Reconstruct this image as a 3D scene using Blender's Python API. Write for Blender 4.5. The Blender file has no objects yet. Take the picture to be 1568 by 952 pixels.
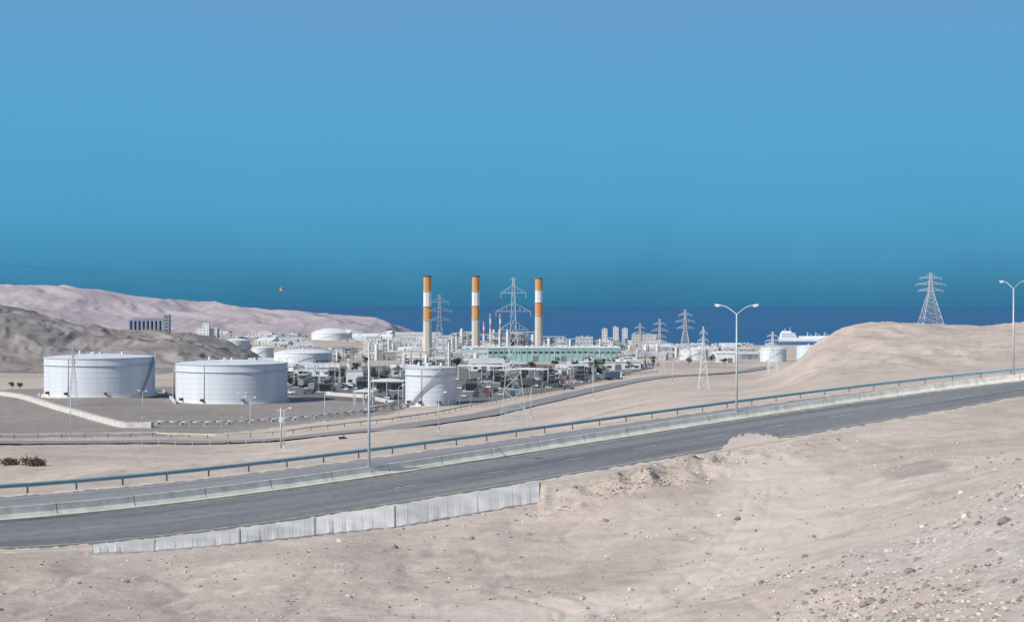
import bpy, math, random
import numpy as np
from mathutils import Vector
random.seed(7); rng=np.random.RandomState(11)
F=2178.0; CU=784.0; HV=468.0      # image pixel constants: focal length, centre column, horizon row
# ------------------------------------------------------------------ noise
def _h(ix,iy,s):
    n=(ix.astype(np.int64)*374761393+iy.astype(np.int64)*668265263+s*974711)&0x7fffffff
    n=((n^(n>>13))*1274126177)&0x7fffffff
    n=(n^(n>>16))&0xffff
    return n/65535.0
def vn(x,y,s=0):
    xi=np.floor(x); yi=np.floor(y); fx=x-xi; fy=y-yi
    fx=fx*fx*(3-2*fx); fy=fy*fy*(3-2*fy)
    a=_h(xi,yi,s); b=_h(xi+1,yi,s); c=_h(xi,yi+1,s); d=_h(xi+1,yi+1,s)
    return (a*(1-fx)+b*fx)*(1-fy)+(c*(1-fx)+d*fx)*fy
def fbm(x,y,o=4,s=0):
    r=0; a=1; t=0
    for k in range(o):
        r=r+a*(vn(x*2**k+17*k,y*2**k-9*k,s+k)-0.5); t+=a; a*=0.5
    return r/t*2
def ridged(x,y,o=4,s=0):
    r=0;a=1;t=0
    for k in range(o):
        r=r+a*(1-np.abs(2*vn(x*2**k+5*k,y*2**k+3*k,s+k)-1)); t+=a; a*=0.5
    return r/t
def sm(t): 
    t=np.clip(t,0,1); return t*t*(3-2*t)
# ------------------------------------------------------------------ road alignment
def fit(pts,deg=3):
    p=np.array(pts,float); c=np.polyfit((p[:,0]-784)/784,p[:,1],deg)
    return lambda u: np.polyval(c,(np.asarray(u,float)-784)/784)
zmed=fit([(0,-14.65),(565,-14.2),(1128,-12.2),(1552,-9.1)],2)
vmed=fit([(0,795),(300,765),(565,729),(790,694),(950,668),(1128,641),(1300,617),(1552,583)])
vnear=fit([(0,844),(140,837),(300,819),(480,795),(600,776),(820,740),(970,714),(1100,692),(1170,678),(1300,657),(1450,630),(1568,607)],4)
vfar=fit([(0,757),(265,738),(400,720),(600,692),(740,677),(900,653),(1130,625),(1300,601),(1568,572)])
us=np.linspace(0,1568,70)
def line3(vf,dz):
    z=zmed(us)+dz; d=-z*F/(vf(us)-HV); x=(us-CU)/F*d
    P=np.stack([x,d,z],1)
    tl=P[0]-P[3]; tl/=np.linalg.norm(tl[:2]); tr=P[-1]-P[-4]; tr/=np.linalg.norm(tr[:2])
    L=[P[0]+tl*k for k in (50,40,30,20,10,5)]; R=[P[-1]+tr*k for k in (6,15,30,50,80,120,180,260)]
    return np.array(L+list(P)+R)
RN=line3(vnear,-0.55); RM=line3(vmed,0.0); RF=line3(vfar,0.25)
def image_col(P): return CU+F*P[:,0]/P[:,1]  # image pixel column of each point
bN,bM,bF=image_col(RN),image_col(RM),image_col(RF)
# revetment toe line
def toe(u):
    bot=np.interp(u,[140,240,370,475,610,826],[845,841,829,818,804,767])
    d_=np.interp(u,bN,RN[:,1])-np.interp(u,[140,300,600,826],[1.4,2.4,3.6,4.0])
    return d_,np.minimum(-(bot-HV)/F*d_-0.1,np.interp(u,bN,RN[:,2])-0.2)
# ------------------------------------------------------------------ terrain control
C=[]
def col(u,lst):
    for d,v in lst: C.append((u,d,v))
near_l=[(2,2428),(5,1600),(12,1267),(30,1075)]
L0=near_l+[(62,952),(78,884),(128,760),(160,735),(200,709),(245,693),(300,676),(335,664),(400,640),(450,614),(520,604),(700,582),(900,562),(1200,545),(1600,525),(2200,508),(2800,505),(3600,510)]
col(-700,L0); col(0,L0)
col(150,[(62,952),(84,858),(200,709),(300,676),(340,662),(400,634),(470,608),(520,600),(700,582),(900,565),(1600,526),(2200,508)])
col(355,near_l+[(62,952),(84,862),(93,842),(200,709),(300,678),(345,660),(400,640),(455,619),(500,608),(620,590),(850,565),(1200,545),(1600,528),(2200,511),(3000,512)])
col(600,near_l+[(62,952),(84,858),(99,815),(180,700),(230,676),(300,656),(370,640),(420,623),(500,606),(620,588),(850,565),(1200,546),(1800,528),(2300,521),(2700,524),(3600,522)])
col(785,near_l+[(62,952),(85,850),(102,792),(165,690),(200,680),(260,660),(330,640),(400,620),(500,600),(640,580),(850,562),(1200,546),(1900,531),(2400,528),(2750,530),(3600,524)])
col(900,[(85,845),(105,766),(185,672),(260,645),(340,624),(440,604),(560,587),(850,562),(1200,546),(1900,531),(2400,528),(2750,530)])
col(1050,[(52,955),(78,852),(100,765),(200,632),(250,613),(340,598),(460,580),(600,570),(850,558),(1200,546),(1900,531),(2400,528),(2750,530),(3600,524)])
col(1140,[(200,620),(240,609),(300,601),(420,585),(520,576)])
col(1205,[(210,606),(260,596),(340,585),(500,574),(850,558),(1200,546),(1900,531),(2400,528),(2750,530)])
col(1235,[(230,596),(300,570),(400,547),(500,540),(600,552)])
col(1290,[(20,1110),(45,925),(50,893),(60,850),(77,805),(98,745),(112,703),(215,590),(300,562),(400,526),(500,507),(600,524),(800,549),(1200,546),(1900,531),(2400,528),(2750,530)])
R0=[(2,2428),(5,1600),(12,1121),(20,990),(30,930),(40,850),(52,772),(60,738),(76,728),(100,684),(125,650),(215,566),(300,549),(420,518),(520,496),(600,503),(800,545),(1200,546),(1900,531),(2400,528),(2750,530),(3600,524)]
col(1430,[(30,975),(40,900),(52,845),(62,800),(76,768),(100,706),(215,575),(300,555),(420,520),(520,499),(600,508),(800,548)])
col(1568,R0); col(2250,R0)
for k in range(6,76,8):
    for P,b in((RN,bN),(RM,bM),(RF,bF)):
        C.append((b[k],P[k,1],HV-P[k,2]/P[k,1]*F))
C=np.array(C); KA=np.stack([(C[:,0]-CU)/1000*2.2,np.log(C[:,1])],1)
def phi(r2): return 0.5*r2*np.log(r2+1e-12)
n=len(C); D2=((KA[:,None]-KA[None])**2).sum(2)
A=np.zeros((n+3,n+3)); A[:n,:n]=phi(D2)+np.eye(n)*0.004; A[:n,n]=1; A[:n,n+1:]=KA; A[n,:n]=1; A[n+1:,:n]=KA.T
W=np.linalg.solve(A,np.concatenate([C[:,2],np.zeros(3)]))
def tps(u,d):
    a=(u-CU)/1000*2.2; b=np.log(d); r=W[n]+W[n+1]*a+W[n+2]*b
    for i in range(n): r=r+W[i]*phi((a-KA[i,0])**2+(b-KA[i,1])**2)
    return r
def ground(x,y,noise=True):
    x=np.asarray(x,float); y=np.asarray(y,float)
    u=CU+F*x/y; v=tps(u,y); z=-(v-HV)/F*y
    dn=np.interp(u,bN,RN[:,1]); dm=np.interp(u,bM,RM[:,1]); df=np.interp(u,bF,RF[:,1])
    zn=np.interp(u,bN,RN[:,2]); zm=np.interp(u,bM,RM[:,2]); zf=np.interp(u,bF,RF[:,2])
    zr=np.where(y<dm,zn+(zm-zn)*np.clip((y-dn)/(dm-dn),0,1),zm+(zf-zm)*np.clip((y-dm)/(df-dm),0,1))-0.09
    w=np.where(y<dn,1-sm((dn-0.4-y)/6.0),np.where(y>df,1-sm((y-df-1.5)/9.0),1.0))
    off=np.maximum(np.maximum(dn-y,y-df),0)
    if noise:
        wx=x+fbm(x/9,y/9,3,71)*3; wy=y+fbm(x/9,y/9,3,72)*3
        nz=fbm(x/14,y/14,4,3)*0.50+ (ridged(wx/5,wy/7,4,8)-0.5)*0.22+fbm(x/1.7,y/1.7,3,5)*0.09
        rill=np.clip(ridged(wx/3.2,wy/9,3,91)-0.66,0,1)
        nz=nz-rill*0.35
        far=np.clip(1.25-y/420,0.12,1)
        bank=np.exp(-((u-990)/170)**2)*np.exp(-((dn-y-7)/7)**2)
        hill=sm((u-1200)/60)*sm((y-240)/60)*(1-sm((y-640)/100))
        z=z+nz*far*sm(off/6)*(1-0.5*sm((30-y)/25))+bank*(ridged(x/3.1,y/3.1,4,21)-0.45)*2.6*sm(off/1.5)
        z=z+hill*((ridged(x/22,y/44,5,33)-0.55)*4.0+(ridged(x/7,y/20,4,35)-0.5)*1.1)
    td,tz=toe(u); rw=sm((u-70)/70)*(1-sm((u-822)/14))
    zt=tz+fbm(x/2,y/2,3,5)*0.08-0.02
    w2=sm((y-(td-13))/12.5)
    zrev=np.where(y<td,z*(1-w2)+zt*w2,np.minimum(zr,tz+(zn-tz)*np.clip((y-td)/(dn-td),0,1)-0.12))
    zz=z*(1-w)+zr*w
    return np.where(y<dn,zz*(1-rw)+zrev*rw,zz)
def gz(x,y): return float(ground(np.array([x]),np.array([y]))[0])
def site(u,v,dmin=190,dmax=2600):  # first ground point along the ray through an image pixel
    d=np.geomspace(dmin,dmax,500); x=(u-CU)/F*d; z=ground(x,d); vg=HV-z/d*F
    k=np.argmax(vg<=v)
    if vg[k]>v: k=len(d)-1
    return float(x[k]),float(d[k]),float(z[k])
def at(u,d):
    x=(u-CU)/F*d; return x,d,gz(x,d)
# ------------------------------------------------------------------ materials
MATS={}
def mat(name,c,rough=0.8,metal=0.0,var=0.12,scale=0.5,bump=0.0,streak=False,spec=0.3):
    if name in MATS: return MATS[name]
    m=bpy.data.materials.new(name); m.use_nodes=True; nt=m.node_tree; N=nt.nodes; L=nt.links
    b=N['Principled BSDF']; b.inputs['Roughness'].default_value=rough; b.inputs['Metallic'].default_value=metal
    b.inputs['Specular IOR Level'].default_value=spec
    tc=N.new('ShaderNodeTexCoord'); mp=N.new('ShaderNodeMapping'); L.new(tc.outputs['Object'],mp.inputs['Vector'])
    if streak: mp.inputs['Scale'].default_value=(1,1,0.08)
    nz=N.new('ShaderNodeTexNoise'); nz.inputs['Scale'].default_value=scale; nz.inputs['Detail'].default_value=6
    L.new(mp.outputs[0],nz.inputs['Vector'])
    cr=N.new('ShaderNodeValToRGB'); cr.color_ramp.elements[0].position=0.3; cr.color_ramp.elements[1].position=0.7
    cr.color_ramp.elements[0].color=(*[x*(1-var) for x in c],1); cr.color_ramp.elements[1].color=(*[min(1,x*(1+var)) for x in c],1)
    L.new(nz.outputs['Fac'],cr.inputs['Fac']); L.new(cr.outputs[0],b.inputs['Base Color'])
    if bump:
        bp=N.new('ShaderNodeBump'); bp.inputs['Strength'].default_value=bump; bp.inputs['Distance'].default_value=0.05
        L.new(nz.outputs['Fac'],bp.inputs['Height']); L.new(bp.outputs[0],b.inputs['Normal'])
    MATS[name]=m; return m
def haze_tint(c,d,k=4000):  # paints aerial haze into a base colour, stronger with distance
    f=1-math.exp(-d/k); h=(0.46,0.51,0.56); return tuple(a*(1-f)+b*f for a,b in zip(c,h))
# ------------------------------------------------------------------ mesh builder
class MB:
    def __init__(s): s.v=[];s.f=[];s.m=[];s.mats=[];s.smooth=[]
    def mi(s,m):
        if m not in s.mats: s.mats.append(m)
        return s.mats.index(m)
    def add(s,vs,fs,m,smooth=False):
        o=len(s.v); s.v+= [tuple(p) for p in vs]; i=s.mi(m)
        for f in fs: s.f.append(tuple(o+k for k in f)); s.m.append(i); s.smooth.append(smooth)
    def box(s,c,sz,m,rot=0.0):
        hx,hy,h=sz[0]/2,sz[1]/2,sz[2]; cr,sr=math.cos(rot),math.sin(rot); vs=[]
        for z in (0,h):
            for a,b in((-hx,-hy),(hx,-hy),(hx,hy),(-hx,hy)):
                vs.append((c[0]+a*cr-b*sr,c[1]+a*sr+b*cr,c[2]+z))
        s.add(vs,[(3,2,1,0),(4,5,6,7),(0,1,5,4),(1,2,6,5),(2,3,7,6),(3,0,4,7)],m)
    def cyl(s,c,r0,r1,h,m,n=16,cap=True,smooth=True):
        vs=[(c[0]+r*math.cos(2*math.pi*k/n),c[1]+r*math.sin(2*math.pi*k/n),c[2]+z) for r,z in((r0,0),(r1,h)) for k in range(n)]
        s.add(vs,[(k,(k+1)%n,n+(k+1)%n,n+k) for k in range(n)],m,smooth)
        if cap: s.add(vs[n:],[tuple(range(n))],m)
    def lathe(s,c,prof,m,n=24,smooth=True):
        vs=[(c[0]+r*math.cos(2*math.pi*k/n),c[1]+r*math.sin(2*math.pi*k/n),c[2]+z) for r,z in prof for k in range(n)]
        fs=[(j*n+k,j*n+(k+1)%n,(j+1)*n+(k+1)%n,(j+1)*n+k) for j in range(len(prof)-1) for k in range(n)]
        s.add(vs,fs,m,smooth)
    def bar(s,p,q,r,m,n=4,r2=None):
        p=Vector(p);q=Vector(q);d=(q-p)
        if d.length<1e-6:return
        d.normalize(); a=d.orthogonal().normalized(); b=d.cross(a); r2=r if r2 is None else r2; vs=[]
        for c,rr in((p,r),(q,r2)):
            for k in range(n):
                t=2*math.pi*k/n; vs.append(c+a*math.cos(t)*rr+b*math.sin(t)*rr)
        s.add(vs,[(k,(k+1)%n,n+(k+1)%n,n+k) for k in range(n)]+[tuple(range(n))[::-1],tuple(range(n,2*n))],m,n>5)
    def prism(s,c,prof,w,m,rot=0.0):
        cr,sr=math.cos(rot),math.sin(rot); k=len(prof); vs=[]
        for y in(-w/2,w/2):
            for a,z in prof: vs.append((c[0]+a*cr-y*sr,c[1]+a*sr+y*cr,c[2]+z))
        s.add(vs,[tuple(range(k)),tuple(range(2*k-1,k-1,-1))]+[(j,j+k,(j+1)%k+k,(j+1)%k) for j in range(k)],m)
    def obj(s,name,loc=(0,0,0)):
        me=bpy.data.meshes.new(name); lx,ly,lz=loc
        me.from_pydata([(a-lx,b-ly,c-lz) for a,b,c in s.v],[],s.f)
        for m in s.mats: me.materials.append(m)
        me.polygons.foreach_set('material_index',s.m); me.polygons.foreach_set('use_smooth',s.smooth); me.update()
        import bmesh
        if len(s.f)<60000:
            bm=bmesh.new(); bm.from_mesh(me); bmesh.ops.recalc_face_normals(bm,faces=bm.faces); bm.to_mesh(me); bm.free()
        o=bpy.data.objects.new(name,me); o.location=loc; bpy.context.scene.collection.objects.link(o); return o
def gridmesh(name,X,Y,Z,m,attr=None):
    r,c=X.shape; co=np.stack([X,Y,Z],2).reshape(-1,3)
    i=np.arange(r*c).reshape(r,c); q=np.stack([i[:-1,:-1],i[:-1,1:],i[1:,1:],i[1:,:-1]],2).reshape(-1,4)
    me=bpy.data.meshes.new(name); me.vertices.add(len(co)); me.vertices.foreach_set('co',co.ravel())
    me.loops.add(q.size); me.loops.foreach_set('vertex_index',q.ravel().astype(np.int32))
    me.polygons.add(len(q)); me.polygons.foreach_set('loop_start',np.arange(0,q.size,4,dtype=np.int32))
    me.polygons.foreach_set('use_smooth',np.ones(len(q),bool)); me.update(); me.validate()
    if attr is not None:
        a=me.color_attributes.new('zone','FLOAT_COLOR','POINT'); a.data.foreach_set('color',attr.reshape(-1).astype(np.float32))
    me.materials.append(m); o=bpy.data.objects.new(name,me); bpy.context.scene.collection.objects.link(o); return o
# ------------------------------------------------------------------ sand material
def sand_material():
    m=bpy.data.materials.new('desert_sand'); m.use_nodes=True; nt=m.node_tree; N=nt.nodes; L=nt.links; b=N['Principled BSDF']
    b.inputs['Roughness'].default_value=0.95; b.inputs['Specular IOR Level'].default_value=0.1
    tc=N.new('ShaderNodeTexCoord'); at_=N.new('ShaderNodeAttribute'); at_.attribute_name='zone'
    sep=N.new('ShaderNodeSeparateColor'); L.new(at_.outputs['Color'],sep.inputs[0])
    def noise(sc,det=6,rough=0.6):
        q=N.new('ShaderNodeTexNoise'); q.inputs['Scale'].default_value=sc; q.inputs['Detail'].default_value=det; q.inputs['Roughness'].default_value=rough
        L.new(tc.outputs['Object'],q.inputs['Vector']); return q
    def ramp(src,a,ca,b_,cb):
        r=N.new('ShaderNodeValToRGB'); r.color_ramp.elements[0].position=a; r.color_ramp.elements[0].color=(*ca,1)
        r.color_ramp.elements[1].position=b_; r.color_ramp.elements[1].color=(*cb,1); L.new(src,r.inputs[0]); return r.outputs[0]
    def mix(fac,a,b_,mode='MIX'):
        x=N.new('ShaderNodeMixRGB'); x.blend_type=mode
        for s_,k in((fac,0),(a,1),(b_,2)):
            if isinstance(s_,(int,float)): x.inputs[k].default_value=s_
            elif isinstance(s_,tuple): x.inputs[k].default_value=(*s_,1)
            else: L.new(s_,x.inputs[k])
        return x.outputs[0]
    n1=noise(0.035); n2=noise(0.45,8,0.65); n3=noise(3.5,8,0.7); n4=noise(0.13,7,0.6)
    c=ramp(n1.outputs[0],0.35,(0.505,0.425,0.360),0.65,(0.605,0.515,0.440))
    c=mix(1.0,c,ramp(n4.outputs[0],0.36,(0.90,0.89,0.885),0.56,(1.03,1.03,1.03)),'MULTIPLY')
    c=mix(1.0,c,ramp(n2.outputs[0],0.32,(0.86,0.85,0.845),0.68,(1.07,1.07,1.07)),'MULTIPLY')
    c=mix(1.0,c,ramp(n3.outputs[0],0.33,(0.83,0.82,0.81),0.62,(1.06,1.06,1.06)),'MULTIPLY')
    c=mix(at_.outputs['Alpha'],c,ramp(n3.outputs[0],0.32,(0.35,0.315,0.285),0.68,(0.62,0.56,0.505)))
    c=mix(sep.outputs[1],c,mix(n2.outputs[0],(0.57,0.48,0.405),(0.65,0.56,0.48)))
    c=mix(sep.outputs[2],c,ramp(n3.outputs[0],0.35,(0.24,0.20,0.165),0.65,(0.54,0.465,0.395)))
    yard=ramp(n2.outputs[0],0.3,(0.13,0.128,0.13),0.7,(0.215,0.21,0.205))
    c=mix(sep.outputs[0],c,yard)
    vo=N.new('ShaderNodeTexVoronoi'); vo.inputs['Scale'].default_value=2.2; L.new(tc.outputs['Object'],vo.inputs['Vector'])
    st=ramp(vo.outputs['Distance'],0.06,(1,1,1),0.15,(0,0,0))
    msk=ramp(n2.outputs[0],0.44,(0,0,0),0.58,(0.55,0.55,0.55))
    sm_=mix(1.0,st,msk,'MULTIPLY'); c=mix(sm_,c,mix(vo.outputs['Color'],(0.24,0.21,0.185),(0.66,0.62,0.58)))
    L.new(c,b.inputs['Base Color'])
    bp=N.new('ShaderNodeBump'); bp.inputs['Strength'].default_value=0.55; bp.inputs['Distance'].default_value=0.24; L.new(n2.outputs[0],bp.inputs['Height'])
    bp2=N.new('ShaderNodeBump'); bp2.inputs['Strength'].default_value=0.65; bp2.inputs['Distance'].default_value=0.07; L.new(n3.outputs[0],bp2.inputs['Height'])
    L.new(bp.outputs[0],bp2.inputs['Normal']); L.new(bp2.outputs[0],b.inputs['Normal']); return m
sand=sand_material()
# ------------------------------------------------------------------ terrain mesh
def inpoly(x,y,P):
    ins=np.zeros(x.shape,bool); j=len(P)-1
    for i in range(len(P)):
        xi,yi=P[i];xj,yj=P[j]
        ins^=((yi>y)!=(yj>y))&(x<(xj-xi)*(y-yi)/((yj-yi)+1e-9)+xi); j=i
    return ins
def segdist(x,y,P):
    r=np.full(x.shape,1e9)
    for (ax,ay),(bx,by) in zip(P[:-1],P[1:]):
        t=np.clip(((x-ax)*(bx-ax)+(y-ay)*(by-ay))/((bx-ax)**2+(by-ay)**2+1e-9),0,1)
        r=np.minimum(r,np.hypot(x-ax-t*(bx-ax),y-ay-t*(by-ay)))
    return r
dr=np.concatenate([np.geomspace(1.5,22,60)[:-1],np.geomspace(22,230,400)[:-1],np.geomspace(230,3600,240)])
tb=np.linspace(-0.72,0.72,860)
TB,DR=np.meshgrid(tb,dr); X=TB*DR; Y=DR; Z=ground(X,Y)
U=CU+F*TB
zone=np.zeros(X.shape+(4,))
yardA=[site(*p)[:2] for p in[(-300,603),(-300,668),(235,668),(330,664),(600,634),(640,618),(600,603),(440,588),(250,592)]]
yardB=[site(*p)[:2] for p in[(430,604),(640,622),(700,621),(830,602),(960,574),(1010,562),(1010,556),(430,560)]]
R=np.zeros(X.shape)
R[inpoly(X,Y,yardA)]=0.66; R[inpoly(X,Y,yardB)]=1.0
far_=sm((Y-600)/200)*(1-sm((U-1100)/100))*0.35; R=np.maximum(R,far_*(0.5+fbm(X/60,Y/60,3,2)))
def near_site(u,v): return site(u,v,dmin=22,dmax=185)[:2]
gp=near_site(1402,716); gd=np.hypot((X-gp[0])/2.2,(Y-gp[1])/4.5)+fbm(X/1.5,Y/1.5,3,55)*0.3
R=np.maximum(R,0.45*(1-sm((gd-0.7)/0.5)))
zone[...,0]=np.clip(R,0,1)
tr=[near_site(*p) for p in[(1165,668),(1158,705),(1195,760),(1180,830),(1080,890),(850,940)]]
dd=segdist(X,Y,tr)/4.2+fbm(X/3,Y/3,3,9)*0.45
zone[...,1]=(1-sm((dd-0.5)/0.9))*0.75
dn=np.interp(U,bN,RN[:,1])
bank=np.exp(-((U-985)/160)**2)*np.exp(-((dn-Y-6)/5)**2)
zone[...,2]=np.clip(bank*(0.7+fbm(X/2,Y/2,3,4)),0,0.8)
gv=sm((X-0.172*Y-4+ (Y-40)*0.16+fbm(X/3,Y/3,3,6)*1.5)/3)*(1-sm((Y-58)/5))
zone[...,3]=gv*0.7
Zr=Z+gv*(ridged(X/0.9,Y/0.9,3,61)-0.5)*0.2
for pts in([(700,925),(900,880),(1060,870),(1180,905),(1260,960)],[(980,950),(1080,880),(1150,800),(1165,740)],[(250,905),(500,880),(760,900),(960,940)]):
    Pp=[near_site(*p) for p in pts]; sdist=segdist(X,Y,Pp)
    Zr=Zr-0.06*np.exp(-((sdist-0.85)/0.22)**2)*(0.4+0.6*vn(X/2,Y/2,7))
gridmesh('desert_ground',X,Y,Zr,sand,zone)
# ------------------------------------------------------------------ sea
def sea_mat():
    m=bpy.data.materials.new('sea_water'); m.use_nodes=True; N=m.node_tree.nodes; L=m.node_tree.links; b=N['Principled BSDF']
    b.inputs['Roughness'].default_value=0.45; b.inputs['Specular IOR Level'].default_value=0.25
    tc=N.new('ShaderNodeTexCoord'); mp=N.new('ShaderNodeMapping'); mp.inputs['Scale'].default_value=(0.0006,0.004,1); L.new(tc.outputs['Object'],mp.inputs[0])
    nz=N.new('ShaderNodeTexNoise'); nz.inputs['Scale'].default_value=1; nz.inputs['Detail'].default_value=8; L.new(mp.outputs[0],nz.inputs[0])
    cr=N.new('ShaderNodeValToRGB'); cr.color_ramp.elements[0].position=.3; cr.color_ramp.elements[0].color=(0.014,0.080,0.19,1)
    cr.color_ramp.elements[1].position=.7; cr.color_ramp.elements[1].color=(0.024,0.110,0.24,1)
    L.new(nz.outputs[0],cr.inputs[0]); L.new(cr.outputs[0],b.inputs['Base Color'])
    n2=N.new('ShaderNodeTexNoise'); n2.inputs['Scale'].default_value=0.05; n2.inputs['Detail'].default_value=6; L.new(tc.outputs['Object'],n2.inputs[0])
    bp=N.new('ShaderNodeBump'); bp.inputs['Strength'].default_value=1; bp.inputs['Distance'].default_value=2; L.new(n2.outputs[0],bp.inputs['Height']); L.new(bp.outputs[0],b.inputs['Normal'])
    return m
SEA=-75.0
sm_mat=sea_mat()
sx=np.concatenate([-np.geomspace(200000,1000,14),[0],np.geomspace(1000,200000,14)]); sy=np.concatenate([[1200],np.geomspace(2000,250000,30)])
gx,gy=np.meshgrid(sx,sy); gridmesh('sea',gx,gy,np.full(gx.shape,SEA),sm_mat)
# ------------------------------------------------------------------ hills
def hill_mat(name,c1,c2,sc):
    m=bpy.data.materials.new(name); m.use_nodes=True; N=m.node_tree.nodes; L=m.node_tree.links; b=N['Principled BSDF']
    b.inputs['Roughness'].default_value=1; b.inputs['Specular IOR Level'].default_value=0.05
    tc=N.new('ShaderNodeTexCoord'); nz=N.new('ShaderNodeTexNoise'); nz.inputs['Scale'].default_value=sc; nz.inputs['Detail'].default_value=9; nz.inputs['Roughness'].default_value=.65
    L.new(tc.outputs['Object'],nz.inputs[0]); cr=N.new('ShaderNodeValToRGB'); cr.color_ramp.elements[0].position=.35; cr.color_ramp.elements[0].color=(*c1,1)
    cr.color_ramp.elements[1].position=.65; cr.color_ramp.elements[1].color=(*c2,1); L.new(nz.outputs[0],cr.inputs[0]); L.new(cr.outputs[0],b.inputs['Base Color']); return m
def ridge(name,u0,u1,crest,dc,df,db,vf,m,amp,sc,nu=620,nt_=190,seed=0,back=-85,keep=0.35,fine=0.2):
    uu=np.linspace(u0,u1,nu); tt=np.linspace(0,2,nt_); UU,TT=np.meshgrid(uu,tt)
    cp=np.array(crest,float); zc=-(np.interp(UU,cp[:,0],cp[:,1])-HV)/F*dc
    zf=-(np.interp(UU,[u0,u1],vf)-HV)/F*df-3
    D=np.where(TT<1,df+(dc-df)*TT,dc+(db-dc)*(TT-1)); Xx=(UU-CU)/F*dc*(D/dc)**0.6
    s=np.where(TT<1,zf+(zc-zf)*sm(TT)*1.0,zc+(back-zc)*sm(TT-1))
    w=np.sin(np.clip(TT,0,2)*math.pi/2)
    wx=Xx+fbm(Xx/sc/1.3,D/sc/1.3,3,seed+3)*sc*0.5+(D-dc)*0.35
    rg=ridged(wx/sc,D/sc/2.6,6,seed)-0.6
    zz=s+rg*amp*w*(keep+(1-keep)*np.abs(1-TT)**0.5)+(ridged(wx/sc*3.3,D/sc*1.1,4,seed+9)-0.5)*amp*fine*w
    return gridmesh(name,Xx,D,zz,m)
ridge('far_mountain_ridge',-1100,640,[(-1100,425),(-400,432),(0,439),(100,439),(150,446),(200,455),(330,466),(420,477),(500,484),(575,489),(600,498),(640,530)],3300,2350,4600,(512,522),
      hill_mat('mountain_rock_hazed',(0.37,0.32,0.335),(0.48,0.42,0.42),0.006),50,200,seed=41,keep=.14)  # rock colours with distance haze already mixed in
ridge('eroded_hill',-1100,400,[(-1100,430),(-300,455),(0,470),(35,478),(60,486),(110,498),(150,505),(230,511),(300,516),(345,530),(380,546),(400,562)],1050,760,1500,(572,572),
      hill_mat('eroded_rock',(0.20,0.18,0.17),(0.34,0.305,0.28),0.03),16,40,seed=77,back=-60,keep=.2,fine=.3)
# ------------------------------------------------------------------ main road
def asphalt(name,c,wear):
    m=bpy.data.materials.new(name); m.use_nodes=True; N=m.node_tree.nodes; L=m.node_tree.links; b=N['Principled BSDF']; b.inputs['Roughness'].default_value=.85; b.inputs['Specular IOR Level'].default_value=.2
    uv=N.new('ShaderNodeUVMap'); mp=N.new('ShaderNodeMapping'); mp.inputs['Scale'].default_value=(0.02,5.0,1); L.new(uv.outputs[0],mp.inputs[0])
    nz=N.new('ShaderNodeTexNoise'); nz.inputs['Scale'].default_value=1.3; nz.inputs['Detail'].default_value=5; L.new(mp.outputs[0],nz.inputs[0])
    tc=N.new('ShaderNodeTexCoord'); n2=N.new('ShaderNodeTexNoise'); n2.inputs['Scale'].default_value=1.5; n2.inputs['Detail'].default_value=8; L.new(tc.outputs['Object'],n2.inputs[0])
    mx=N.new('ShaderNodeMath'); mx.operation='MULTIPLY_ADD'; L.new(n2.outputs[0],mx.inputs[0]); mx.inputs[1].default_value=0.45
    L.new(nz.outputs[0],mx.inputs[2])
    cr=N.new('ShaderNodeValToRGB'); cr.color_ramp.elements[0].position=.5; cr.color_ramp.elements[0].color=(*c,1)
    cr.color_ramp.elements[1].position=.95; cr.color_ramp.elements[1].color=(*wear,1); L.new(mx.outputs[0],cr.inputs[0]); L.new(cr.outputs[0],b.inputs['Base Color']); return m
def lerpP(A_,B_,f): return A_*(1-f)+B_*f
def strip(name,A_,B_,dz,m,cols=10):
    n_=len(A_); Xs=np.array([lerpP(A_,B_,j/cols) for j in range(cols+1)])
    o=gridmesh(name,Xs[:,:,0],Xs[:,:,1],Xs[:,:,2]+dz,m)
    s=np.concatenate([[0],np.cumsum(np.linalg.norm(np.diff(A_[:,:2],axis=0),axis=1))])
    uvl=o.data.uv_layers.new(name='UVMap'); li=np.zeros(len(o.data.loops),np.int32); o.data.loops.foreach_get('vertex_index',li)
    uvs=np.stack([s[li%n_],(li//n_)/cols],1); uvl.data.foreach_set('uv',uvs.astype(np.float32).ravel()); return o
a1=asphalt('asphalt_near',(0.125,0.130,0.138),(0.25,0.25,0.255)); a2=asphalt('asphalt_far',(0.20,0.202,0.21),(0.30,0.295,0.295))
road=strip('highway_road',RN,RM,0.0,a1)
road2=strip('far_carriageway',RM,RF,0.0,a2); road2.parent=road
paintY=mat('road_paint_yellow',(0.48,0.44,0.30),0.7,var=0.3,scale=1.5); paintW=mat('road_paint_white',(0.50,0.50,0.48),0.7,var=0.35,scale=1.5)
sandstrip=mat('sandy_shoulder',(0.54,0.46,0.385),0.95,var=0.2,scale=0.8)
def fr(A_,B_,f0,f1,nm,m,dz=0.014):
    o=strip(nm,lerpP(A_,B_,f0),lerpP(A_,B_,f1),dz,m,1); o.parent=road
fr(RN,RM,0.10,0.115,'edge_line',paintY); fr(RN,RM,0.90,0.915,'median_line',paintY)
fr(RM,RF,0.09,0.105,'median_line_far',paintY); fr(RM,RF,0.80,0.815,'edge_line_far',paintW)
SK=RN.copy(); SK[:,1]-=0.9; SK[:,2]-=0.45; o=strip('verge_near',SK,RN+np.array([0,0,-0.001]),0,sandstrip,2); o.parent=road
SK=RF.copy(); SK[:,1]+=1.2; SK[:,2]-=0.45; o=strip('verge_far',RF+np.array([0,0,-0.001]),SK,0,sandstrip,2); o.parent=road
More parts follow.
